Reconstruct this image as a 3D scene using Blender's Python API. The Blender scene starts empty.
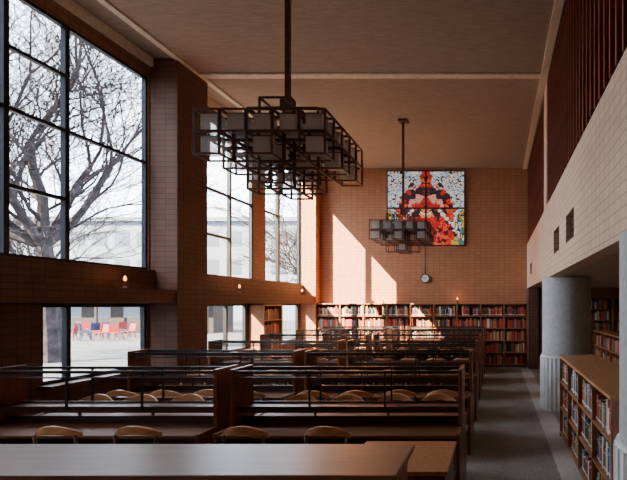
import bpy, bmesh, math, random
import numpy as np
from mathutils import Vector, Matrix
random.seed(7)
PI = math.pi
S = bpy.context.scene
COL = S.collection

# ------------------------------------------------------------------ materials
def newmat(name):
    m = bpy.data.materials.new(name); m.use_nodes = True
    nt = m.node_tree
    return m, nt, nt.nodes['Principled BSDF']

def plain(name, c, rough=0.6, metal=0.0, var=0.12, scale=14.0, emis=None, es=0.0, spec=0.5):
    m, nt, b = newmat(name)
    tc = nt.nodes.new('ShaderNodeTexCoord'); n = nt.nodes.new('ShaderNodeTexNoise')
    n.inputs['Scale'].default_value = scale; n.inputs['Detail'].default_value = 3
    r = nt.nodes.new('ShaderNodeValToRGB')
    r.color_ramp.elements[0].position = .3; r.color_ramp.elements[1].position = .7
    r.color_ramp.elements[0].color = [max(0, v*(1-var)) for v in c]+[1]
    r.color_ramp.elements[1].color = [min(1, v*(1+var)) for v in c]+[1]
    nt.links.new(tc.outputs['Object'], n.inputs['Vector'])
    nt.links.new(n.outputs['Fac'], r.inputs['Fac']); nt.links.new(r.outputs['Color'], b.inputs['Base Color'])
    b.inputs['Roughness'].default_value = rough; b.inputs['Metallic'].default_value = metal
    b.inputs['Specular IOR Level'].default_value = spec
    if emis:
        b.inputs['Emission Color'].default_value = list(emis)+[1]; b.inputs['Emission Strength'].default_value = es
    return m

def wood(name, c1, c2, rough=.38, sc=(1.2, 14, 14)):
    m, nt, b = newmat(name)
    tc = nt.nodes.new('ShaderNodeTexCoord'); mp = nt.nodes.new('ShaderNodeMapping')
    mp.inputs['Scale'].default_value = sc
    n = nt.nodes.new('ShaderNodeTexNoise'); n.inputs['Scale'].default_value = 2.2
    n.inputs['Detail'].default_value = 5; n.inputs['Distortion'].default_value = .6
    r = nt.nodes.new('ShaderNodeValToRGB')
    r.color_ramp.elements[0].position = .3; r.color_ramp.elements[1].position = .72
    r.color_ramp.elements[0].color = list(c1)+[1]; r.color_ramp.elements[1].color = list(c2)+[1]
    L = nt.links.new
    L(tc.outputs['Object'], mp.inputs['Vector']); L(mp.outputs['Vector'], n.inputs['Vector'])
    L(n.outputs['Fac'], r.inputs['Fac']); L(r.outputs['Color'], b.inputs['Base Color'])
    b.inputs['Roughness'].default_value = rough
    return m

def brick(name, c1, c2, mortar, bw=.18, bh=.09, ms=.005, rough=.7):
    m, nt, b = newmat(name)
    L = nt.links.new
    g = nt.nodes.new('ShaderNodeNewGeometry'); sp = nt.nodes.new('ShaderNodeSeparateXYZ')
    L(g.outputs['Position'], sp.inputs[0])
    ad = nt.nodes.new('ShaderNodeMath'); ad.operation = 'ADD'
    L(sp.outputs['X'], ad.inputs[0]); L(sp.outputs['Y'], ad.inputs[1])
    cb = nt.nodes.new('ShaderNodeCombineXYZ'); L(ad.outputs[0], cb.inputs[0]); L(sp.outputs['Z'], cb.inputs[1])
    bt = nt.nodes.new('ShaderNodeTexBrick')
    bt.inputs['Scale'].default_value = 1.0
    bt.inputs['Brick Width'].default_value = bw; bt.inputs['Row Height'].default_value = bh
    bt.inputs['Mortar Size'].default_value = ms; bt.inputs['Mortar Smooth'].default_value = .2
    bt.inputs['Bias'].default_value = -.1
    bt.offset = 0.0
    bt.inputs['Color1'].default_value = list(c1)+[1]; bt.inputs['Color2'].default_value = list(c2)+[1]
    bt.inputs['Mortar'].default_value = list(mortar)+[1]
    L(cb.outputs[0], bt.inputs['Vector'])
    L(bt.outputs['Color'], b.inputs['Base Color'])
    bp = nt.nodes.new('ShaderNodeBump'); bp.inputs['Strength'].default_value = .3; bp.inputs['Distance'].default_value = .008
    inv = nt.nodes.new('ShaderNodeMath'); inv.operation = 'SUBTRACT'; inv.inputs[0].default_value = 1
    L(bt.outputs['Fac'], inv.inputs[1]); L(inv.outputs[0], bp.inputs['Height']); L(bp.outputs['Normal'], b.inputs['Normal'])
    b.inputs['Roughness'].default_value = rough
    return m

def striped(name, c1, c2, rough=.9):
    m, nt, b = newmat(name); L = nt.links.new
    tc = nt.nodes.new('ShaderNodeTexCoord')
    n = nt.nodes.new('ShaderNodeTexNoise'); n.inputs['Scale'].default_value = 9; n.inputs['Detail'].default_value = 5
    n.inputs['Roughness'].default_value = .7
    mp = nt.nodes.new('ShaderNodeMapping'); mp.inputs['Scale'].default_value = (.6, 6, 1)
    L(tc.outputs['Object'], mp.inputs[0]); L(mp.outputs[0], n.inputs['Vector'])
    r = nt.nodes.new('ShaderNodeValToRGB')
    r.color_ramp.elements[0].position = .3; r.color_ramp.elements[1].position = .7
    r.color_ramp.elements[0].color = list(c1)+[1]; r.color_ramp.elements[1].color = list(c2)+[1]
    L(n.outputs['Fac'], r.inputs['Fac']); L(r.outputs['Color'], b.inputs['Base Color'])
    b.inputs['Roughness'].default_value = rough
    return m

def glassmat(name, tint=(1, 1, 1), fac=.04, body=None):
    m = bpy.data.materials.new(name); m.use_nodes = True; nt = m.node_tree
    for n in list(nt.nodes): nt.nodes.remove(n)
    o = nt.nodes.new('ShaderNodeOutputMaterial'); mx = nt.nodes.new('ShaderNodeMixShader')
    t = nt.nodes.new('ShaderNodeBsdfTransparent')
    if body:
        g = nt.nodes.new('ShaderNodeBsdfPrincipled'); g.inputs['Base Color'].default_value = list(body)+[1]
        g.inputs['Roughness'].default_value = .25
    else:
        g = nt.nodes.new('ShaderNodeBsdfGlossy'); g.inputs['Roughness'].default_value = .05
    t.inputs['Color'].default_value = list(tint)+[1]
    mx.inputs[0].default_value = fac
    nt.links.new(t.outputs[0], mx.inputs[1]); nt.links.new(g.outputs[0], mx.inputs[2]); nt.links.new(mx.outputs[0], o.inputs[0])
    return m

M = {}
M['brick'] = brick('tan_brick', (.46, .19, .088), (.40, .162, .075), (.22, .082, .038), .18, .09, .0045)
M['brick_pale'] = brick('pale_brick', (.76, .52, .36), (.69, .46, .315), (.43, .27, .18))
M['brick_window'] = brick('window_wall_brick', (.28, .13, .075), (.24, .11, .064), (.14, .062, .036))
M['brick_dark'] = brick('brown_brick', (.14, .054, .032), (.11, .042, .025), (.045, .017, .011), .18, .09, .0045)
M['ceiling'] = striped('ceiling_board', (.25, .19, .138), (.42, .325, .24))
M['cream'] = plain('cream_paint', (.74, .64, .49), .7)
M['wood_dark'] = wood('dark_wood', (.025, .008, .004), (.06, .019, .009), .4)
M['wood_mid'] = wood('brown_wood', (.07, .020, .008), (.15, .046, .018), .4)
M['wood_table'] = wood('table_wood', (.115, .038, .015), (.20, .070, .028), .45)
M['wood_end'] = wood('orange_wood', (.13, .035, .013), (.25, .077, .028), .36, (14, 14, 1.2))
M['wood_case'] = wood('bookcase_wood', (.28, .105, .038), (.44, .18, .07), .4, (14, 14, 1.2))
M['wood_light'] = wood('light_wood', (.44, .19, .075), (.62, .31, .135), .28)
M['wood_top'] = wood('counter_wood', (.21, .10, .05), (.31, .155, .08), .36)
M['slat'] = wood('louvre_wood', (.15, .030, .014), (.28, .064, .027), .5, (14, 14, 1.2))
M['bronze'] = plain('dark_bronze', (.10, .030, .017), .4, .25)
M['metal'] = plain('dark_metal', (.025, .025, .027), .4, .4)
M['frost'] = glassmat('frosted_glass', (.95, .93, .91), .6, (.74, .72, .70))
M['concrete'] = plain('pale_concrete', (.56, .56, .56), .85, 0, .12, 20)
M['fluted'] = plain('fluted_concrete', (.92, .92, .91), .8, 0, .05, 20)
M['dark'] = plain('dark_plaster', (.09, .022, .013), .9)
M['soffit'] = plain('soffit_paint', (.58, .44, .30), .85)
M['plaster'] = plain('brown_plaster', (.14, .07, .045), .85)
M['glass'] = glassmat('window_glass', fac=.015)
M['frame'] = plain('window_metal', (.022, .024, .03), .45, .5)
M['paper'] = plain('book_paper', (.6, .55, .45), .9)
M['labelw'] = plain('spine_label', (.75, .73, .68), .8)
M['white'] = plain('clock_white', (.8, .8, .78), .5)
M['black'] = plain('black_paint', (.01, .01, .01), .5)
M['bulb'] = plain('amber_bulb', (.9, .45, .12), .3, emis=(1, .38, .08), es=4)
M['bark'] = plain('bark', (.030, .0255, .028), .95, 0, .5, 4, spec=.05)
M['pave'] = plain('outdoor_paving', (.045, .045, .05), .95, 0, .5, 1.6)
M['facade'] = plain('pale_facade', (.13, .15, .185), .9, 0, .05)
M['facade_win'] = plain('facade_window', (.05, .06, .08), .4)
M['facade_brown'] = plain('brown_facade', (.012, .006, .0045), .8)
M['redp'] = plain('red_plastic', (.18, .005, .004), .5)
M['bluep'] = plain('blue_plastic', (.004, .02, .065), .5)

def carpet(name, a, c):
    m, nt, b = newmat(name); L = nt.links.new
    tc = nt.nodes.new('ShaderNodeTexCoord'); n = nt.nodes.new('ShaderNodeTexNoise')
    n.inputs['Scale'].default_value = 38; n.inputs['Detail'].default_value = 6
    n2 = nt.nodes.new('ShaderNodeTexNoise'); n2.inputs['Scale'].default_value = 1.2; n2.inputs['Detail'].default_value = 3
    ad = nt.nodes.new('ShaderNodeMath'); ad.operation = 'ADD'
    L(tc.outputs['Object'], n.inputs['Vector']); L(tc.outputs['Object'], n2.inputs['Vector'])
    L(n.outputs['Fac'], ad.inputs[0]); L(n2.outputs['Fac'], ad.inputs[1])
    r = nt.nodes.new('ShaderNodeValToRGB'); r.color_ramp.elements[0].position = .38; r.color_ramp.elements[1].position = .62
    hf = nt.nodes.new('ShaderNodeMath'); hf.operation = 'MULTIPLY'; hf.inputs[1].default_value = .5
    L(ad.outputs[0], hf.inputs[0]); L(hf.outputs[0], r.inputs['Fac'])
    r.color_ramp.elements[0].color = list(a)+[1]; r.color_ramp.elements[1].color = list(c)+[1]
    L(r.outputs['Color'], b.inputs['Base Color']); b.inputs['Roughness'].default_value = .98
    b.inputs['Specular IOR Level'].default_value = .1
    return m
M['carpet'] = carpet('brown_grey_carpet', (.20, .17, .15), (.42, .375, .335))
M['carpet2'] = carpet('grey_carpet_border', (.40, .37, .34), (.58, .54, .50))

# ------------------------------------------------------------------ mesh helpers
class MB:
    def __init__(s): s.v = []; s.f = []; s.mi = []
    def add(s, vs, fs, mi=0):
        o = len(s.v); s.v += [tuple(p) for p in vs]; s.f += [[i+o for i in f] for f in fs]; s.mi += [mi]*len(fs)
        return s
    def box(s, x0, x1, y0, y1, z0, z1, mi=0):
        vs = [(x0,y0,z0),(x1,y0,z0),(x1,y1,z0),(x0,y1,z0),(x0,y0,z1),(x1,y0,z1),(x1,y1,z1),(x0,y1,z1)]
        return s.add(vs, [(0,3,2,1),(4,5,6,7),(0,1,5,4),(1,2,6,5),(2,3,7,6),(3,0,4,7)], mi)
    def prism(s, poly, a0, a1, axis='X', mi=0):
        n = len(poly)
        def P(p, a):
            if axis == 'X': return (a, p[0], p[1])
            if axis == 'Y': return (p[0], a, p[1])
            return (p[0], p[1], a)
        vs = [P(p, a0) for p in poly]+[P(p, a1) for p in poly]
        fs = [list(range(n))[::-1], list(range(n, 2*n))]+[(i, (i+1) % n, n+(i+1) % n, n+i) for i in range(n)]
        return s.add(vs, fs, mi)
    def tube(s, p0, p1, r0, r1=None, n=8, mi=0, caps=True):
        r1 = r0 if r1 is None else r1
        p0, p1 = Vector(p0), Vector(p1); d = (p1-p0)
        if d.length < 1e-6: return s
        d.normalize(); a = Vector((0,0,1)) if abs(d.z) < .9 else Vector((1,0,0))
        u = d.cross(a).normalized(); w = d.cross(u)
        vs = []
        for p, r in ((p0, r0), (p1, r1)):
            for i in range(n):
                t = 2*PI*i/n; vs.append(p+u*math.cos(t)*r+w*math.sin(t)*r)
        fs = [(i, (i+1) % n, n+(i+1) % n, n+i) for i in range(n)]
        if caps: fs += [list(range(n))[::-1], list(range(n, 2*n))]
        return s.add(vs, fs, mi)
    def lathe(s, prof, c=(0,0,0), n=16, mi=0):
        vs = []; fs = []
        for r, z in prof:
            for i in range(n):
                t = 2*PI*i/n; vs.append((c[0]+r*math.cos(t), c[1]+r*math.sin(t), c[2]+z))
        for k in range(len(prof)-1):
            for i in range(n):
                fs.append((k*n+i, k*n+(i+1) % n, (k+1)*n+(i+1) % n, (k+1)*n+i))
        fs.append(list(range(n))[::-1]); fs.append([(len(prof)-1)*n+i for i in range(n)])
        return s.add(vs, fs, mi)
    def build(s, name, mats, parent=None, bevel=0, smooth=False, loc=None, norm=True):
        me = bpy.data.meshes.new(name); me.from_pydata(s.v, [], s.f)
        if not isinstance(mats, (list, tuple)): mats = [mats]
        for m in mats: me.materials.append(m)
        me.polygons.foreach_set('material_index', s.mi)
        if norm:
            bm = bmesh.new(); bm.from_mesh(me); bmesh.ops.recalc_face_normals(bm, faces=bm.faces); bm.to_mesh(me); bm.free()
        if smooth: me.polygons.foreach_set('use_smooth', [True]*len(me.polygons))
        me.update()
        o = bpy.data.objects.new(name, me); COL.objects.link(o)
        if parent: o.parent = parent
        if loc: o.location = loc
        if bevel:
            b = o.modifiers.new('bevel', 'BEVEL'); b.width = bevel; b.segments = 2; b.limit_method = 'ANGLE'
        return o

def tag(o, label, cat, group=None, kind=None):
    o['label'] = label; o['category'] = cat
    if group: o['group'] = group
    if kind: o['kind'] = kind
    return o
def thing(name, label, cat, loc=(0,0,0), rz=0, group=None):
    o = bpy.data.objects.new(name, None); COL.objects.link(o); o.location = loc; o.rotation_euler = (0,0,rz)
    return tag(o, label, cat, group)
def struct(name, mb, mat, label=None, parent=None):
    o = mb.build(name, mat, parent)
    if not parent:
        o['kind'] = 'structure'
        if label: o['label'] = label
    return o
def dup(root, loc, rz=0, label=None, group=None):
    r = root.copy(); COL.objects.link(r); r.location = loc; r.rotation_euler = (0,0,rz)
    if label: r['label'] = label
    if group: r['group'] = group
    for ch in list(root.children):
        c = ch.copy(); COL.objects.link(c); c.parent = r
        for g in list(ch.children):
            d = g.copy(); COL.objects.link(d); d.parent = c
    return r

# ------------------------------------------------------------------ dimensions
XL, XR, YF, ZC = -5.89, .92, 14.72, 6.07
XP = -5.43
YB = -2.0
def cells(mb, xa, xb, y0, y1, z0, z1, holes):
    ys = sorted(set([y0, y1]+[v for h in holes for v in h[:2]]))
    zs = sorted(set([z0, z1]+[v for h in holes for v in h[2:4]]))
    for i in range(len(ys)-1):
        for k in range(len(zs)-1):
            cy, cz = (ys[i]+ys[i+1])/2, (zs[k]+zs[k+1])/2
            if any(h[0] < cy < h[1] and h[2] < cz < h[3] for h in holes): continue
            mb.box(xa, xb, ys[i], ys[i+1], zs[k], zs[k+1])
    return mb
WT, WB = 5.73, 2.47
LB = .84
upper = [(-1.6, 3.0), (3.9, 8.11), (9.15, 11.6), (12.2, 14.37)]
lower = [(6.2, 8.08), (9.4, 11.3), (12.35, 14.25)]
hu = [(a, b, WB, WT) for a, b in upper]; hl = [(a, b, LB, 1.9) for a, b in lower]
holes = hu+hl
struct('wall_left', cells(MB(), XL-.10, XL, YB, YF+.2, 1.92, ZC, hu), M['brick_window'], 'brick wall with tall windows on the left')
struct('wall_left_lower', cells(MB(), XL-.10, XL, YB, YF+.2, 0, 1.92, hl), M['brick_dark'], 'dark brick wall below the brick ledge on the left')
struct('wall_far', MB().box(XL-.1, 4.6, YF, YF+.2, 0, ZC), M['brick'], 'tan brick end wall')
struct('wall_back', MB().box(XL-.1, 4.6, YB-.2, YB, 0, ZC), M['brick'], 'brick wall behind the camera')
struct('floor', MB().box(XL-.1, 4.6, YB, YF, -.12, 0), M['carpet'], 'brown grey carpeted floor')
struct('floor_border', MB().box(.70, .98, YB+.02, 13.98, 0, .004), M['carpet2'], 'lighter grey carpet band along the columns')
struct('ceiling', MB().box(XL-.1, 4.6, YB, YF+.2, ZC, ZC+.2), M['ceiling'], 'brown grained board ceiling')
for a, b, dd in ((3.0, 3.9, 0), (8.15, 9.0, 0), (14.37, YF-.001, 0)):
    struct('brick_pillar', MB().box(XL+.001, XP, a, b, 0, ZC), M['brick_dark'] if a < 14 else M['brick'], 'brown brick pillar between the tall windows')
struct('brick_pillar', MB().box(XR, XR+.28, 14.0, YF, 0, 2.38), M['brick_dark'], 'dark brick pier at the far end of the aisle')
n = 1
for a, b in ((YB, 3.0), (3.9, 8.15), (9.0, 14.37)):
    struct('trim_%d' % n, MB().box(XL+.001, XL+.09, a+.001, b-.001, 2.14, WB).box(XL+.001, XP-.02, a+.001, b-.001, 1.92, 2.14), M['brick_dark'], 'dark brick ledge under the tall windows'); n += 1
struct('trim_%d' % n, MB().box(XP-.03, XP+.07, YB, YF, ZC-.03, ZC), M['cream'], 'cream strip along the left ceiling edge'); n += 1
struct('trim_%d' % n, MB().box(XL, XL+.06, YB, YF, ZC-.14, ZC), M['cream'], 'cream strip above the windows'); n += 1
struct('trim_%d' % n, MB().box(XR-.13, XR, YB, YF, ZC-.04, ZC), M['cream'], 'cream strip along the right ceiling edge'); n += 1
struct('trim_%d' % n, MB().box(XP+.07, XR-.13, 8.66, 8.82, ZC-.03, ZC), M['cream'], 'cream beam crossing the ceiling'); n += 1
struct('baseboard_left', MB().box(XL, XL+.03, 9.0, 11.2, 0, .1), M['wood_dark'], 'dark skirting board')

vents = [(7.1, 7.8, 2.71, 3.07), (5.75, 6.4, 2.71, 3.07), (12.6, 13.4, 2.71, 3.0)]
struct('wall_right', cells(MB(), XR, XR+.2, YB, YF, 2.38, 3.72, vents).box(XR, XR+.2, 8.9, 9.4, 3.72, ZC).box(XR, XR+.2, YB, 2.0, 3.72, ZC), M['brick_pale'], 'brick parapet wall above the side aisle')
struct('ceiling_side', MB().box(XR+.2, 4.6, YB, YF, 2.40, 2.6), M['soffit'], 'low ceiling of the side aisle')
struct('wall_side', MB().box(4.5, 4.6, YB, YF, 0, ZC), M['plaster'], 'plain wall of the side aisle')
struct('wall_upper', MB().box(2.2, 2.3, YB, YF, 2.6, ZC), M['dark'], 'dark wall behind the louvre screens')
for i, v in enumerate(vents):
    t = thing('air_vent', '%s dark rectangular vent in the right brick parapet' % ['middle', 'near', 'far'][i], 'vent', (XR+.1, (v[0]+v[1])/2, v[2]))
    w = (v[1]-v[0])/2; h = v[3]-v[2]
    MB().box(.04, .08, -w, w, 0, h).build('backing', M['black'], t)
    mb = MB()
    for k in range(5): mb.box(-.02, .02, -w, w, h*(k+.5)/5-.008, h*(k+.5)/5+.008)
    mb.build('grille', M['metal'], t)
for (a, b, lab) in ((2.0, 8.9, 'dark red brown vertical louvre screen nearer the camera, above brick parapet'), (9.4, YF, 'dark red brown vertical louvre screen at the far end, above brick parapet')):
    t = thing('louvre_screen', lab, 'screen', (XR+.1, a, 3.72))
    L_ = b-a; H = ZC-3.72
    MB().box(-.06, .06, 0, L_, 0, .07).build('bottom_rail', M['slat'], t)
    MB().box(-.06, .06, 0, L_, H-.07, H).build('top_rail', M['slat'], t)
    k = .12; s0 = None
    while k < L_-.05:
        if s0 is None:
            s0 = MB().box(-.08, .08, -.022, .022, .07, H-.07).build('slat', M['slat'], t); s0.location = (0, k, 0)
        else:
            c = s0.copy(); COL.objects.link(c); c.parent = t; c.location = (0, k, 0)
        k += .21
def column(y, lab):
    t = thing('round_column', lab, 'column', (1.28, y, 0), 0, None); t['kind'] = 'structure'
    MB().lathe([(.445, .97), (.445, 2.38)], n=48).build('shaft', M['concrete'], t, smooth=False)
    MB().lathe([(.47, .94), (.47, .97)], n=48).build('collar', M['fluted'], t)
    n_ = 34; pts = []
    for i in range(n_):
        for q, r in ((0, .485), (.48, .485), (.55, .415), (.93, .415)):
            a = 2*PI*(i+q)/n_
            pts.append((r*math.cos(a), r*math.sin(a)))
    MB().prism(pts, 0, .94, 'Z').build('ribbed_base', M['fluted'], t)
column(8.85, 'round concrete column with ribbed base behind the low bookcase')
column(3.22, 'round concrete column cut by the right picture edge')

# ------------------------------------------------------------------ windows
wi = 1
def window(y0, y1, z0, z1, vs, hs, fr=.045, lab='', vw=.034):
    global wi
    t = bpy.data.objects.new('window_%d' % wi, None); COL.objects.link(t); t.location = (XL-.05, y0, z0)
    t['kind'] = 'structure'; t['label'] = lab; wi += 1
    W, H = y1-y0, z1-z0; d = .035
    mb = MB().box(-d, d, 0, fr, 0, H).box(-d, d, W-fr, W, 0, H).box(-d, d, fr, W-fr, 0, fr).box(-d, d, fr, W-fr, H-fr, H)
    for v in vs: mb.box(-d, d, v-y0-vw, v-y0+vw, fr, H-fr)
    for a, b, z in hs: mb.box(-d+.004, d-.004, a-y0, b-y0, z-z0-.024, z-z0+.024)
    mb.build('window_frame', M['frame'], t)
    MB().box(-.004, .004, fr, W-fr, fr, H-fr).build('glass', M['glass'], t)
    return t
window(-1.6, 3.0, WB, WT, [0, 1.5], [(-1.6, 3.0, 4.1)], lab='tall window beside the camera')
window(3.9, 8.11, WB, WT, [4.9, 5.78, 6.6], [(3.9, 4.9, 3.34), (3.9, 8.11, 4.28), (5.78, 6.6, 3.34), (5.78, 6.6, 5.03)], lab='tall left window with bare trees behind')
window(9.15, 11.6, WB, WT, [10.65], [(9.15, 10.65, 3.34), (9.15, 11.6, 4.28)], lab='tall window just past the brick pillar')
window(12.2, 14.37, WB, WT, [13.0], [(12.2, 13.0, 4.28)], lab='tall window nearest the far wall', vw=.06)
window(6.2, 8.08, LB, 1.9, [6.62], [], lab='low window under the ledge on the left')
window(9.4, 11.3, LB, 1.9, [10.5], [], lab='low window past the brick pillar')
window(12.35, 14.25, LB, 1.9, [13.2], [], lab='low window nearest the far wall')
for i, (a, b) in enumerate(lower):
    struct('trim_%d' % n, MB().box(XL+.001, XL+.18, a-.05, b+.05, LB-.04, LB), M['wood_mid'], 'wooden sill of low window'); n += 1
for y0, y1, z0, z1 in holes:
    ld = bpy.data.lights.new('window_portal', 'AREA'); ld.shape = 'RECTANGLE'
    ld.size = z1-z0; ld.size_y = y1-y0; ld.cycles.is_portal = True
    lo = bpy.data.objects.new('window_portal', ld); COL.objects.link(lo)
    lo.location = (XL-.12, (y0+y1)/2, (z0+z1)/2); lo.rotation_euler = (0, -PI/2, 0)

# ------------------------------------------------------------------ reading desks
ROWY = [4.73+1.755*k for k in range(6)]
ROWN = ['first', 'second', 'third', 'fourth', 'fifth', 'sixth']
def make_desk(label):
    W = 2.2; h = W/2; T = .036
    t = thing('reading_desk', label, 'desk', (0,0,0), 0, 'double sided reading desks')
    prof = [(-.46, 0), (.46, 0), (.46, .74), (.19, .74), (.19, 1.28), (-.19, 1.28), (-.19, .74), (-.46, .74)]
    for s in (-1, 1):
        x0, x1 = (h-T, h) if s > 0 else (-h, -h+T)
        MB().prism(prof, x0, x1, 'X').build('end_panel', M['wood_end'], t, bevel=.003)
    e = h-T-.001
    for s in (-1, 1):
        y0, y1 = (.012, .46) if s > 0 else (-.46, -.012)
        MB().prism([(y0, .700), (y1, .700), (y1, .728), (y0, .728)], -e, e, 'X').build('table_top', M['wood_table'], t, bevel=.003)
    MB().box(-e, e, -.011, .011, .50, .80).build('divider', M['wood_dark'], t)
    MB().box(-e, e, -.12, .12, .882, .898).build('book_shelf', M['wood_mid'], t, bevel=.002)
    for s in (-1, 1):
        MB().box(-e, e, s*.128-.007, s*.128+.007, .858, .918).build('shelf_lip', M['wood_dark'], t)
        MB().box(-e, e, s*.16-.011, s*.16+.011, 1.238, 1.264).build('top_rail', M['metal'], t)
        MB().box(-e, e, s*.16-.007, s*.16+.007, 1.190, 1.204).build('lower_rail', M['metal'], t)
        for x in (-.36, .36):
            MB().box(x-.008, x+.008, s*.146-.008, s*.146+.008, .885, 1.262).build('upright', M['metal'], t)
    for x in (-.36, .36):
        MB().box(x-.010, x+.010, -.010, .010, .801, .881).build('shelf_support', M['wood_mid'], t)
    MB().box(-e, e, -.04, .04, .12, .17).build('foot_rail', M['wood_dark'], t)
    return t
desk0 = make_desk('dark wooden double-sided reading desk in the first row, aisle end')
DX = [-1.43, -3.75]
DN = ['aisle end', 'window end']
first = True
for r, y in enumerate(ROWY):
    for c, x in enumerate(DX):
        lab = 'dark wooden double-sided reading desk in the %s row from the camera, %s' % (ROWN[r], DN[c])
        if first: desk0.location = (x, y, 0); desk0['label'] = lab; first = False
        else: dup(desk0, (x, y, 0), 0, lab)

def make_chair(label):
    t = thing('reading_chair', label, 'chair', (0,0,0), 0, 'wooden reading chairs')
    seat = []
    for (x, y) in ((-.20, -.19), (-.21, .0), (-.205, .20), (-.18, .225), (.18, .225), (.205, .20), (.21, 0), (.20, -.19)): seat.append((x, y))
    MB().prism(seat, .425, .455, 'Z').build('seat', M['wood_table'], t, bevel=.006)
    for (x, y, h) in ((-.18, .17, .425), (.18, .17, .425)):
        MB().tube((x*1.06, y*1.06, 0), (x, y, h), .014, .02).build('leg', M['wood_mid'], t, smooth=True)
    for s in (-1, 1):
        MB().tube((s*.18, -.21, 0), (s*.17, -.17, .44), .014, .02).tube((s*.17, -.17, .44), (s*.175, -.228, .79), .02, .013).build('leg', M['wood_mid'], t, smooth=True)
    for s in (-1, 1):
        MB().tube((s*.182, .175, .22), (s*.178, -.19, .22), .010).build('stretcher', M['wood_mid'], t, smooth=True)
    MB().box(-.17, .17, -.205, -.19, .60, .645).build('back_slat', M['wood_mid'], t)
    vs = []; N_ = 13
    for k in range(N_):
        a = -1+2*k/12; x = a*.20; y = -.265+.065*a*a; zt = .875-.07*a*a; zb = .80-.035*a*a
        vs += [(x, y, zb), (x, y, zt), (x, y+.022, zt), (x, y+.022, zb)]
    fs = []
    for k in range(N_-1):
        for e in range(4):
            fs.append((k*4+e, k*4+(e+1) % 4, (k+1)*4+(e+1) % 4, (k+1)*4+e))
    fs += [(0, 1, 2, 3), tuple((N_-1)*4+e for e in range(4))]
    MB().add(vs, fs).build('backrest', M['wood_light'], t, bevel=.004)
    return t
chair0 = make_chair('x'); first = True
POS = ['first', 'second', 'third', 'fourth', 'fifth', 'sixth', 'seventh', 'eighth']
for r, y in enumerate(ROWY):
    for side in (-1, 1):
        idx = 0
        for x in DX:
            near = (r == 0 and side < 0)
            for dx in ((.70, 0, -.70) if near else (.77, .257, -.257, -.77)):
                jy = random.uniform(0, .07) if not near else random.uniform(-.02, .0)
                jr = random.uniform(-.07, .07)
                if near and x == DX[0] and dx > .5: continue
                loc = (x+dx+random.uniform(-.012, .012), y+side*(.46+jy), 0)
                rz = (0 if side < 0 else PI)+jr
                lab = 'light wood chair, %s side of %s desk row, %s from the aisle' % ('near' if side < 0 else 'far', ROWN[r], POS[idx])
                idx += 1
                if first: chair0.location = loc; chair0.rotation_euler = (0,0,rz); chair0['label'] = lab; first = False
                else: dup(chair0, loc, rz, lab)

t = thing('service_counter', 'long light wooden counter across the bottom of the view', 'counter', (-2.1, 2.65, 0))
MB().box(-1.6, 1.6, -.27, .27, 1.015, 1.05).build('counter_top', M['wood_top'], t, bevel=.006)
MB().box(-1.55, 1.52, .20, .23, .06, 1.014).build('front_panel', M['wood_mid'], t)
MB().box(1.52, 1.56, -.24, .24, 0, 1.014).build('end_panel', M['wood_end'], t)
MB().box(-1.59, -1.55, -.24, .24, 0, 1.014).build('end_panel', M['wood_end'], t)
MB().box(-1.55, 1.52, -.22, .199, .5, .53).build('shelf', M['wood_mid'], t)
t = thing('side_desk', 'small solid wooden desk beside the right end of the counter', 'desk', (-.70, 3.58, 0))
MB().box(-.37, .37, -.36, .36, .745, .775).build('desk_top', M['wood_case'], t, bevel=.004)
for s in (-1, 1): MB().box(s*.33-.02, s*.33+.02, -.33, .33, 0, .744).build('end_panel', M['wood_end'], t)
MB().box(-.309, .309, .29, .31, .06, .744).build('back_panel', M['wood_end'], t)
MB().box(-.309, .309, -.33, -.31, .06, .744).build('front_panel', M['wood_end'], t)

# ------------------------------------------------------------------ bookcases and books
BCOL = {'dark red': (.28, .025, .014), 'bright red': (.50, .05, .03), 'navy blue': (.03, .045, .12), 'green': (.05, .09, .04),
        'brown': (.20, .08, .035), 'black': (.025, .018, .016), 'cream': (.54, .43, .28), 'grey': (.20, .18, .165),
        'ochre': (.38, .22, .07), 'pale blue': (.20, .29, .38), 'white': (.70, .66, .58), 'orange': (.50, .18, .05)}
bnames = list(BCOL); bm_ = {k: plain('cover_'+k.replace(' ', '_'), v, .55, 0, .1) for k, v in BCOL.items()}
RED = False
def weights():
    if RED: return random.choices(bnames, [20, 18, 1, 3, 12, 8, 2, 3, 4, 1, 2, 8])[0]
    return random.choices(bnames, [10, 7, 3, 5, 14, 9, 5, 5, 6, 2, 3, 6])[0]
def weights2(): return random.choices(bnames, [4, 5, 8, 5, 7, 11, 4, 6, 3, 6, 7, 4])[0]
def book_mesh(col):
    mb = MB()
    sp = [(-.5, .05), (-.3, .012), (0, 0), (.3, .012), (.5, .05), (.5, .09), (-.5, .09)]
    mb.prism(sp, 0, 1, 'Z', 0)
    mb.box(-.5, -.40, .09, 1, 0, 1, 0); mb.box(.40, .5, .09, 1, 0, 1, 0)
    mb.box(-.40, .40, .09, .97, .02, .98, 1)
    mb.box(-.30, .30, -.008, .02, .10, .19, 2)
    mb.box(-.42, .42, -.004, .02, .76, .78, 2)
    o = mb.build('book', [bm_[col], M['paper'], M['labelw']]); me = o.data
    bpy.data.objects.remove(o); return me
BM = {k: book_mesh(k) for k in bnames}
def place_book(x, y, z, th, dp, h, rz, col, label, group, lean=0):
    o = bpy.data.objects.new('book', BM[col]); COL.objects.link(o)
    o.location = (x, y, z); o.scale = (th, dp, h); o.rotation_euler = (0, lean, rz)
    tag(o, label, 'book', group)
stuff = MB(); smats = [bm_[k] for k in bnames]
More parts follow.
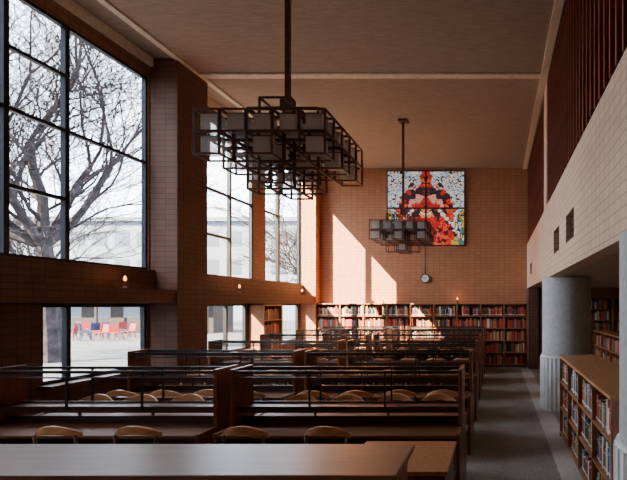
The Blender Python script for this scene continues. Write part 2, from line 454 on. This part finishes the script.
def stuff_book(x, y, z, th, dp, h, dirn):
    mi = bnames.index(weights())
    if dirn == 'Y': stuff.box(x-th/2, x+th/2, y, y+dp, z, z+h, mi)
    elif dirn == '-X': stuff.box(x, x+dp, y-th/2, y+th/2, z, z+h, mi)
    else: stuff.box(x-dp, x, y-th/2, y+th/2, z, z+h, mi)
def bookcase(name, label, W, D, H, nshelf, loc, rz, group=None, ndiv=0, mat='wood_case', both=False, top=None, P=.025):
    t = thing(name, label, 'bookcase', loc, rz, group)
    for s in (-1, 1):
        x0, x1 = (W/2-P, W/2) if s > 0 else (-W/2, -W/2+P)
        MB().box(x0, x1, 0, D, 0, H-.03).build('side_panel', M[mat], t)
    MB().box(-W/2, W/2, -.01, D, H-.03, H).build('top_panel', M[top or mat], t, bevel=.004)
    MB().box(-W/2+P, W/2-P, D-.015 if not both else D/2-.01, D if not both else D/2+.01, .06, H-.03).build('back_panel', M['wood_table'], t)
    MB().box(-W/2+P, W/2-P, .03, D-.03, 0, .06).build('plinth', M['wood_dark'], t)
    zs = []
    for k in range(nshelf):
        z = .06+(H-.09)*k/nshelf
        zs.append(z+.02)
        ya, yb = (.005, D-.016) if not both else (.005, D/2-.011)
        MB().box(-W/2+P, W/2-P, ya, yb, z, z+.02).build('shelf', M[mat], t)
    for k in range(ndiv):
        x = -W/2+W*(k+1)/(ndiv+1)
        MB().box(x-.012, x+.012, .0, D/2-.011 if both else D-.016, .06, H-.03).build('divider', M[mat], t)
    return t, zs, (H-.09)/nshelf-.02
NU = 9; UW = (XR-XP-.01)/NU
cnt = 0
ORD = ['first', 'second', 'third', 'fourth', 'fifth', 'sixth', 'seventh', 'eighth', 'ninth', 'tenth']
protoB = None
def nth(k):
    k += 1
    return '%d%s' % (k, 'th' if 10 <= k % 100 <= 20 else {1: 'st', 2: 'nd', 3: 'rd'}.get(k % 10, 'th'))
for u in range(NU):
    RED = u >= 6
    cx = XP+.005+UW*(u+.5)
    lab = 'tall brown bookcase against the end wall, %s from the left' % ORD[u]
    if protoB is None: protoB, zs, sh = bookcase('wall_bookcase', lab, UW-.002, .30, 1.92, 5, (cx, 14.41, 0), 0, 'bookcases along the end wall', P=.018)
    else: dup(protoB, (cx, 14.41, 0), 0, lab)
    for k, z in enumerate(zs):
        x = cx-UW/2+.025; i = 0
        while True:
            th = random.uniform(.02, .045) if k < 4 else random.uniform(.038, .066)
            if random.random() < .04: x += random.uniform(.04, .16)
            if x+th > cx+UW/2-.025: break
            h = random.uniform(.20, .30); dp = random.uniform(.18, .23)
            if k == 4:
                c = weights()
                place_book(x+th/2, 14.44, z+.001, th-.002, dp, h, 0, c, '%s book on top shelf of the %s end wall bookcase, %s from left' % (c, ORD[u], nth(i)), 'books on the top shelves of the end wall')
                cnt += 1
            else: stuff_book(x+th/2, 14.44, z+.001, th-.002, dp, h, 'Y')
            i += 1; x += th
RED = False
LY0, LY1, LX = 3.78, 6.9, .90
BW = LY1-LY0
tb, zs2, sh2 = bookcase('low_bookcase', 'low wooden double-sided bookcase of books beside the aisle', BW, .54, 1.17, 3, (LX, (LY0+LY1)/2, 0), -PI/2, None, 3, 'wood_case', both=True, top='wood_light')
SN = ['bottom', 'middle', 'top']
for k, z in enumerate(zs2):
    i = 0
    for s in range(4):
        ya = LY0+BW*s/4+.03; yb = LY0+BW*(s+1)/4-.03; y = ya
        while True:
            th = random.uniform(.036, .066)
            if random.random() < .04: y += random.uniform(.04, .12)
            if y+th > yb: break
            h = random.uniform(.20, .295); dp = random.uniform(.15, .21); c = weights2()
            place_book(LX+.035, y+th/2, z+.001, th-.002, dp, h, -PI/2, c, '%s book on %s shelf of low aisle bookcase, %s from camera end' % (c, SN[k], nth(i)), 'books in the low aisle bookcase')
            cnt += 1; i += 1; y += th
print('books', cnt)
_, zs3, _ = bookcase('low_bookcase', 'low bookcase deeper inside the side aisle, behind the column', 6.4, .34, 1.2, 3, (2.6, 9.7, 0), -PI/2, None, 6, 'wood_case')
for z in zs3:
    for s in range(7):
        y = 6.5+6.4*s/7+.03; yb = 6.5+6.4*(s+1)/7-.03
        while True:
            th = random.uniform(.03, .06)
            if y+th > yb: break
            stuff_book(2.64, y+th/2, z+.001, th-.003, .2, random.uniform(.2, .29), '-X'); y += th
for j, cx in enumerate((2.0, 3.0, 4.0)):
    _, zs4, _ = bookcase('wall_bookcase', 'tall dark bookcase at the end of the side aisle, %s from the left' % ORD[j], .98, .3, 2.1, 6, (cx, 14.41, 0), 0, 'bookcases in the side aisle')
    for z in zs4:
        x = cx-.45
        while x < cx+.4:
            th = random.uniform(.03, .06); stuff_book(x+th/2, 14.45, z+.001, th-.003, .2, random.uniform(.2, .28), 'Y'); x += th
_, zs5, _ = bookcase('wall_bookcase', 'narrow bookcase between the low windows on the left wall', .95, .34, 1.88, 5, (XP-.08, 11.82, 0), PI/2, None, 0)
for z in zs5:
    y = 11.82-.44
    while y < 11.82+.38:
        th = random.uniform(.03, .06); stuff_book(XP-.12, y+th/2, z+.001, th-.003, .2, random.uniform(.2, .28), '+X'); y += th
so = stuff.build('books', smats); tag(so, 'rows of mixed coloured books filling the lower bookcase shelves', 'books', None, 'stuff')

# ------------------------------------------------------------------ chandeliers
def make_chandelier(label):
    t = thing('chandelier', label, 'chandelier', (0,0,0), 0, 'hanging cube chandeliers')
    c = .245; cz = .21; b = .0088
    Z0 = 3.08-ZC
    MB().box(-.10, .10, -.10, .10, -.045, 0).build('ceiling_plate', M['bronze'], t, bevel=.005)
    MB().box(-.024, .024, -.024, .024, Z0+.98, -.046).build('rod', M['bronze'], t)
    def cage():
        mb = MB(); a = c/2-.004; az = cz/2-.004
        for s in (-1, 1):
            for q in (-1, 1):
                mb.box(-a, a, s*a-b, s*a+b, q*az-b, q*az+b)
                mb.box(s*a-b, s*a+b, -a, a, q*az-b, q*az+b)
                mb.box(s*a-b, s*a+b, q*a-b, q*a+b, -az, az)
        return mb
    cells_ = []
    for i in range(-2, 3):
        for j in range(-2, 3):
            ai, aj = abs(i), abs(j)
            m_ = max(ai, aj)
            if m_ == 0: cells_ += [(i, j, l) for l in (0, 1, 2, 3)]
            elif m_ == 1:
                cells_ += [(i, j, 2), (i, j, 1)]
                if ai+aj == 1: cells_ += [(i, j, 3), (i, j, 0)]
            else:
                cells_ += [(i, j, 2)]
                if ai+aj in (2, 4): cells_ += [(i, j, 1)]
    cg = None; shm = None
    for (i, j, l) in cells_:
        loc = (i*c, j*c, Z0+cz/2+l*cz)
        if cg is None:
            cg = cage().build('cage', M['bronze'], t); o = cg
            shm = MB().box(-.078, .078, -.078, .078, -.075, .072).build('glass_shade', M['frost'], cg, bevel=.004)
            cap = MB().box(-.084, .084, -.084, .084, .073, .079).box(-.008, .008, -.008, .008, .079, cz/2-.013).build('shade_cap', M['bronze'], cg)
        else:
            o = cg.copy(); COL.objects.link(o); o.parent = t
            if ((i+j+l) % 2 == 0 or max(abs(i), abs(j)) == 2) and l < 3:
                for q in (shm, cap):
                    d = q.copy(); COL.objects.link(d); d.parent = o
        o.location = loc
    MB().box(-.06, .06, -.06, .06, Z0+.85, Z0+.98).build('hub', M['bronze'], t)
    return t
ch = make_chandelier('large dark bronze chandelier of cube lamps hanging nearer the camera')
ch.location = (-2.2, 5.05, ZC)
dup(ch, (-2.13, 10.9, ZC), 0, 'smaller looking cube lamp chandelier hanging before the stained glass panel')

# ------------------------------------------------------------------ stained glass
def stained():
    X0, X1, Z0, Z1 = -3.34, -1.01, 3.71, 5.95
    t = thing('stained_glass_panel', 'large square red and white stained glass panel on end wall', 'stained glass', ((X0+X1)/2, YF, Z0))
    W, H = X1-X0, Z1-Z0
    rng = np.random.RandomState(5)
    seeds = rng.rand(210, 2); seeds[:, 1] = seeds[:, 1]*2-1
    def col(u, v):
        au = abs(u); r = math.hypot(u, v+.12)
        n_ = rng.rand()
        pale = [(.50, .56, .60), (.60, .60, .58), (.42, .50, .55), (.55, .50, .46)]
        red = [(.62, .02, .015), (.48, .015, .015), (.75, .07, .02)]
        drk = [(.05, .01, .015), (.09, .02, .02), (.02, .02, .03)]
        if au < .12 and v > .5: return red[rng.randint(3)]
        if r < .17: return (.80, .62, .45) if n_ < .5 else (.85, .25, .08)
        if r < .36: return drk[rng.randint(3)] if n_ < .5 else red[rng.randint(3)]
        if v > -.02:
            if r < .50: return (.65, .25, .20) if n_ < .6 else (.68, .60, .55)
            if r < .70: return drk[rng.randint(3)] if n_ < .85 else red[rng.randint(3)]
            if r < .80 and au < .7: return (.60, .30, .27)
            return pale[rng.randint(4)]
        if abs(v+.40-.30*math.sin(au*5)) < .07: return (.72, .62, .52)
        if au > .78: return pale[rng.randint(4)] if n_ < .45 else ((.08, .18, .15) if n_ < .7 else (.55, .36, .06))
        return red[rng.randint(3)] if n_ < .78 else drk[rng.randint(3)]
    cols = [col(*s) for s in seeds]
    N = 90; me_v = []; me_f = []; fc = []
    for j in range(N+1):
        for i in range(N+1): me_v.append((-W/2+W*i/N, 0, H*j/N))
    for j in range(N):
        for i in range(N):
            u, v = abs(-1+2*(i+.5)/N), -1+2*(j+.5)/N
            d = np.hypot(seeds[:, 0]-u, seeds[:, 1]-v); o = np.argsort(d)[:2]
            a = j*(N+1)+i; me_f.append((a, a+1, a+N+2, a+N+1))
            fc.append((.03, .02, .02) if d[o[1]]-d[o[0]] < .008 else cols[o[0]])
    me = bpy.data.meshes.new('glass_panes'); me.from_pydata(me_v, [], me_f)
    at = me.color_attributes.new('Col', 'FLOAT_COLOR', 'CORNER')
    data = []
    for c in fc: data += (list(c)+[1])*4
    at.data.foreach_set('color', data)
    m, nt, b = newmat('stained_glass'); ca = nt.nodes.new('ShaderNodeVertexColor'); ca.layer_name = 'Col'
    nt.links.new(ca.outputs['Color'], b.inputs['Base Color']); nt.links.new(ca.outputs['Color'], b.inputs['Emission Color'])
    b.inputs['Emission Strength'].default_value = .7; b.inputs['Roughness'].default_value = .25  # even glow stands in for daylight coming through from behind the panes
    me.materials.append(m)
    o = bpy.data.objects.new('glass_panes', me); COL.objects.link(o); o.parent = t; o.location = (0, -.035, 0)
    MB().box(-W/2, W/2, -.03, 0, 0, H).build('backing', M['black'], t)
    f = .03
    MB().box(-W/2-f, -W/2, -.06, 0, -f, H+f).box(W/2, W/2+f, -.06, 0, -f, H+f).box(-W/2, W/2, -.06, 0, -f, 0).box(-W/2, W/2, -.06, 0, H, H+f).build('frame', M['wood_dark'], t)
    MB().box(-.026, .026, -.055, -.036, 0, H).box(-W/2, -.026, -.054, -.036, H*.5-.026, H*.5+.026).box(.026, W/2, -.054, -.036, H*.5-.026, H*.5+.026).build('glazing_bar', M['black'], t)
stained()

# clock
t = thing('wall_clock', 'round white faced wall clock on the end brick wall', 'clock', (-2.2, YF, 2.68))
rim = MB()
for k in range(28):
    a0, a1 = 2*PI*k/28, 2*PI*(k+1)/28
    rim.tube((.128*math.cos(a0), -.04, .128*math.sin(a0)), (.128*math.cos(a1), -.04, .128*math.sin(a1)), .014, n=6)
rim.build('rim', M['black'], t)
MB().tube((0, 0, 0), (0, -.04, 0), .124, n=28).build('clock_face', M['white'], t)
MB().box(-.007, .007, -.048, -.042, 0, .065).build('hour_hand', M['black'], t).rotation_euler = (0, .9, 0)
MB().box(-.005, .005, -.054, -.049, 0, .10).build('minute_hand', M['black'], t).rotation_euler = (0, -1.2, 0)
MB().tube((0, -.01, .14), (0, -.01, .99), .007).build('cord', M['black'], t)

def make_lamp(label):
    t = thing('ledge_lamp', label, 'lamp', (0,0,0), 0, 'small amber lamps')
    MB().lathe([(.045, 0), (.045, .012), (.02, .02)], n=14).build('base', M['bronze'], t)
    MB().lathe([(.012, .021), (.012, .09), (.022, .095), (.022, .105)], n=10).build('stem', M['bronze'], t)
    MB().lathe([(.012, .106), (.022, .125), (.020, .15), (.008, .175), (.003, .182)], n=12).build('bulb', M['bulb'], t, smooth=True)
    return t
lamps = [(-5.58, 7.2, 2.141, 'small amber lamp on the brick ledge nearest the camera'), (-5.58, 10.4, 2.141, 'small amber lamp on brick ledge just past the big pillar'),
         (-5.58, 13.75, 2.141, 'small amber lamp on brick ledge nearest the end wall'), (-3.44, 14.55, 1.921, 'small amber lamp on end wall bookcases left of clock'),
         (-1.2, 14.55, 1.921, 'small amber lamp on end wall bookcases right of clock')]
l0 = make_lamp(lamps[0][3])
for i, (x, y, z, lb) in enumerate(lamps):
    if i == 0: l0.location = (x, y, z)
    else: dup(l0, (x, y, z), 0, lb)
    ld = bpy.data.lights.new('lamp_light', 'POINT'); ld.energy = 1.2; ld.color = (1, .5, .2); ld.shadow_soft_size = .03
    lo = bpy.data.objects.new('lamp_light', ld); COL.objects.link(lo); lo.location = (x+(.07 if i < 3 else 0), y-(.07 if i > 2 else 0), z+.2)

# ------------------------------------------------------------------ outside
g = MB().box(-90, XL-.12, -30, 90, -.3, -.12); tag(g.build('paving', M['pave']), 'pale paved ground outside the windows', 'ground', None, 'structure')
def tree(loc, h, r, seed, label, depth=6, rmin=.014, spread=.75, thick=(.55, .72), sp_=.72):
    rnd = random.Random(seed); mb = MB()
    def br(p, d, ln, rad, dep):
        n_ = 4 if dep > 3 else 3
        for s in range(n_):
            wob = .10 if dep == depth else .28
            d2 = (d+Vector((rnd.uniform(-wob, wob), rnd.uniform(-wob, wob), rnd.uniform(-.12, .16)))).normalized()
            q = p+d2*ln/n_; r2 = max(rad*.92, rmin)
            mb.tube(p, q, rad, r2, n=7 if dep > 4 else (4 if dep > 2 else 3), caps=False)
            p, d, rad = q, d2, r2
            if dep > 0 and s < n_-1 and dep < depth and rnd.random() < sp_:
                dd = (d+Vector((rnd.uniform(-.9, .9), rnd.uniform(-.9, .9), rnd.uniform(-.4, .6)))).normalized()
                br(p, dd, ln*rnd.uniform(.5, .75), max(rad*.45, rmin), dep-1)
        if dep > 0:
            for k in range(2 if dep < depth else 8):
                sp = spread if dep < depth else 1.3
                dd = (d+Vector((rnd.uniform(-sp, sp), rnd.uniform(-sp, sp), rnd.uniform(-.35, .25)))).normalized()
                br(p, dd, ln*rnd.uniform(.76, .94), max(rad*rnd.uniform(*thick), rmin), dep-1)
    br(Vector((0,0,0)), Vector((0,0,1)), h, r, depth)
    o = mb.build('bare_tree', M['bark'], norm=False); o.location = loc
    tag(o, label, 'tree', 'bare trees outside')
    return o
tree((-15.4, 16.6, -.12), 4.0, .34, 21, 'large bare tree spreading branches behind the tall left window', 6, .006, .6, (.54, .74), .95)
tree((-36, 37, -.12), 3.8, .28, 8, 'bare tree further back at the left picture edge', 5, .018, .6)
tree((-15.5, 40, -.12), 3.4, .26, 11, 'bare tree seen through the windows past the pillar', 5, .018, .6)
t = thing('building', 'pale long building across the road outside', 'building', (-34, 58, -.12))
MB().box(-44, 28, 0, 6, 0, 12).build('facade_wall', M['facade'], t)
MB().box(-44.4, 28.4, -.4, 6, 12, 12.5).build('roof_edge', M['facade'], t)
w0 = None
for k in range(26):
    for z in (2.2, 5.6, 9.0):
        if w0 is None: w0 = MB().box(-.9, .9, -.03, 0, 0, 1.8).build('window', M['facade_win'], t); w0.location = (-41+2.7*k, 0, z)
        else:
            c = w0.copy(); COL.objects.link(c); c.parent = t; c.location = (-41+2.7*k, 0, z)
t = thing('building', 'low brown canopy building outside the low left window', 'building', (-26.5, 33, -.12))
MB().box(-8, 7, 0, 2.5, 0, 2.6).build('kiosk_wall', M['facade_brown'], t)
MB().box(-8.6, 7.6, -1.2, 2.8, 2.6, 3.1).build('roof', M['facade_brown'], t)
for x in (-6.6, -4.6, -2.6, -.6, 1.4, 3.4, 5.4): MB().box(x-.55, x+.55, -.03, 0, 1.1, 1.8).build('window', M['facade'], t)
for x in (-8.2, -4.2, -.2, 3.6, 7.2): MB().tube((x, -1.0, 0), (x, -1.0, 2.6), .07).build('post', M['facade_brown'], t)
t = thing('building', 'tall unseen block added to shade the near windows, left of the view', 'building', (-13.2, 0, -.12))  # added block, out of view, keeps the sun off the near windows
MB().box(-1.2, 1.2, -12, 3.1, 0, 13.5).build('sun_block_wall', M['facade_brown'], t)
MB().box(-1.4, 1.25, -12.2, 3.15, 13.5, 13.7).build('roof_edge', M['facade'], t)  # cap of the added sun block
def ochair(mat, label):
    t = thing('outdoor_chair', label, 'chair', (0,0,0), 0, 'plastic chairs outside')
    MB().box(-.24, .24, -.24, .24, .42, .46).build('seat', mat, t, bevel=.01)
    MB().prism([(-.24, .46), (-.20, .46), (-.27, .88), (-.31, .88)], -.24, .24, 'X').build('backrest', mat, t)
    for sx in (-1, 1):
        for sy in (-1, 1): MB().tube((sx*.24, sy*.24, 0), (sx*.2, sy*.2, .42), .02).build('leg', mat, t)
    return t
oc = []
for i in range(16):
    y = 26.4+((i*3) % 4)*1.5
    px = 70+i*3.9
    oc.append(((px-497)/480*y, y, 'bluep' if i in (1, 3, 4, 6, 9, 11, 14) else 'redp'))
for i, (x, y, m_) in enumerate(oc):
    tt = ochair(M[m_], '%s plastic chair outside the low left window, %s from left' % ('red' if m_ == 'redp' else 'blue', nth(i))); tt.location = (x, y, -.12); tt.rotation_euler = (0,0,PI+i*.9-1.2)

# ------------------------------------------------------------------ light
w = bpy.data.worlds.new('World'); S.world = w; w.use_nodes = True
bg = w.node_tree.nodes['Background']; bg.inputs[0].default_value = (.74, .86, 1.0, 1); bg.inputs[1].default_value = 14
sd = bpy.data.lights.new('sun', 'SUN'); sd.energy = 105; sd.angle = .006; sd.color = (1, .87, .62)
so_ = bpy.data.objects.new('sun', sd); COL.objects.link(so_)
so_.rotation_euler = Vector((1, .86, -1.09)).to_track_quat('-Z', 'Y').to_euler()

# ------------------------------------------------------------------ camera
cd = bpy.data.cameras.new('Camera'); cam = bpy.data.objects.new('Camera', cd); COL.objects.link(cam)
cam.location = (0, 0, 1.9); cam.rotation_euler = (PI/2, 0, 0)
cd.sensor_width = 36; cd.lens = 36*480/627; cd.sensor_fit = 'HORIZONTAL'
cd.shift_x = -(497-313.5)/627; cd.shift_y = (304-240)/627
cd.clip_start = .05; cd.clip_end = 300
S.camera = cam
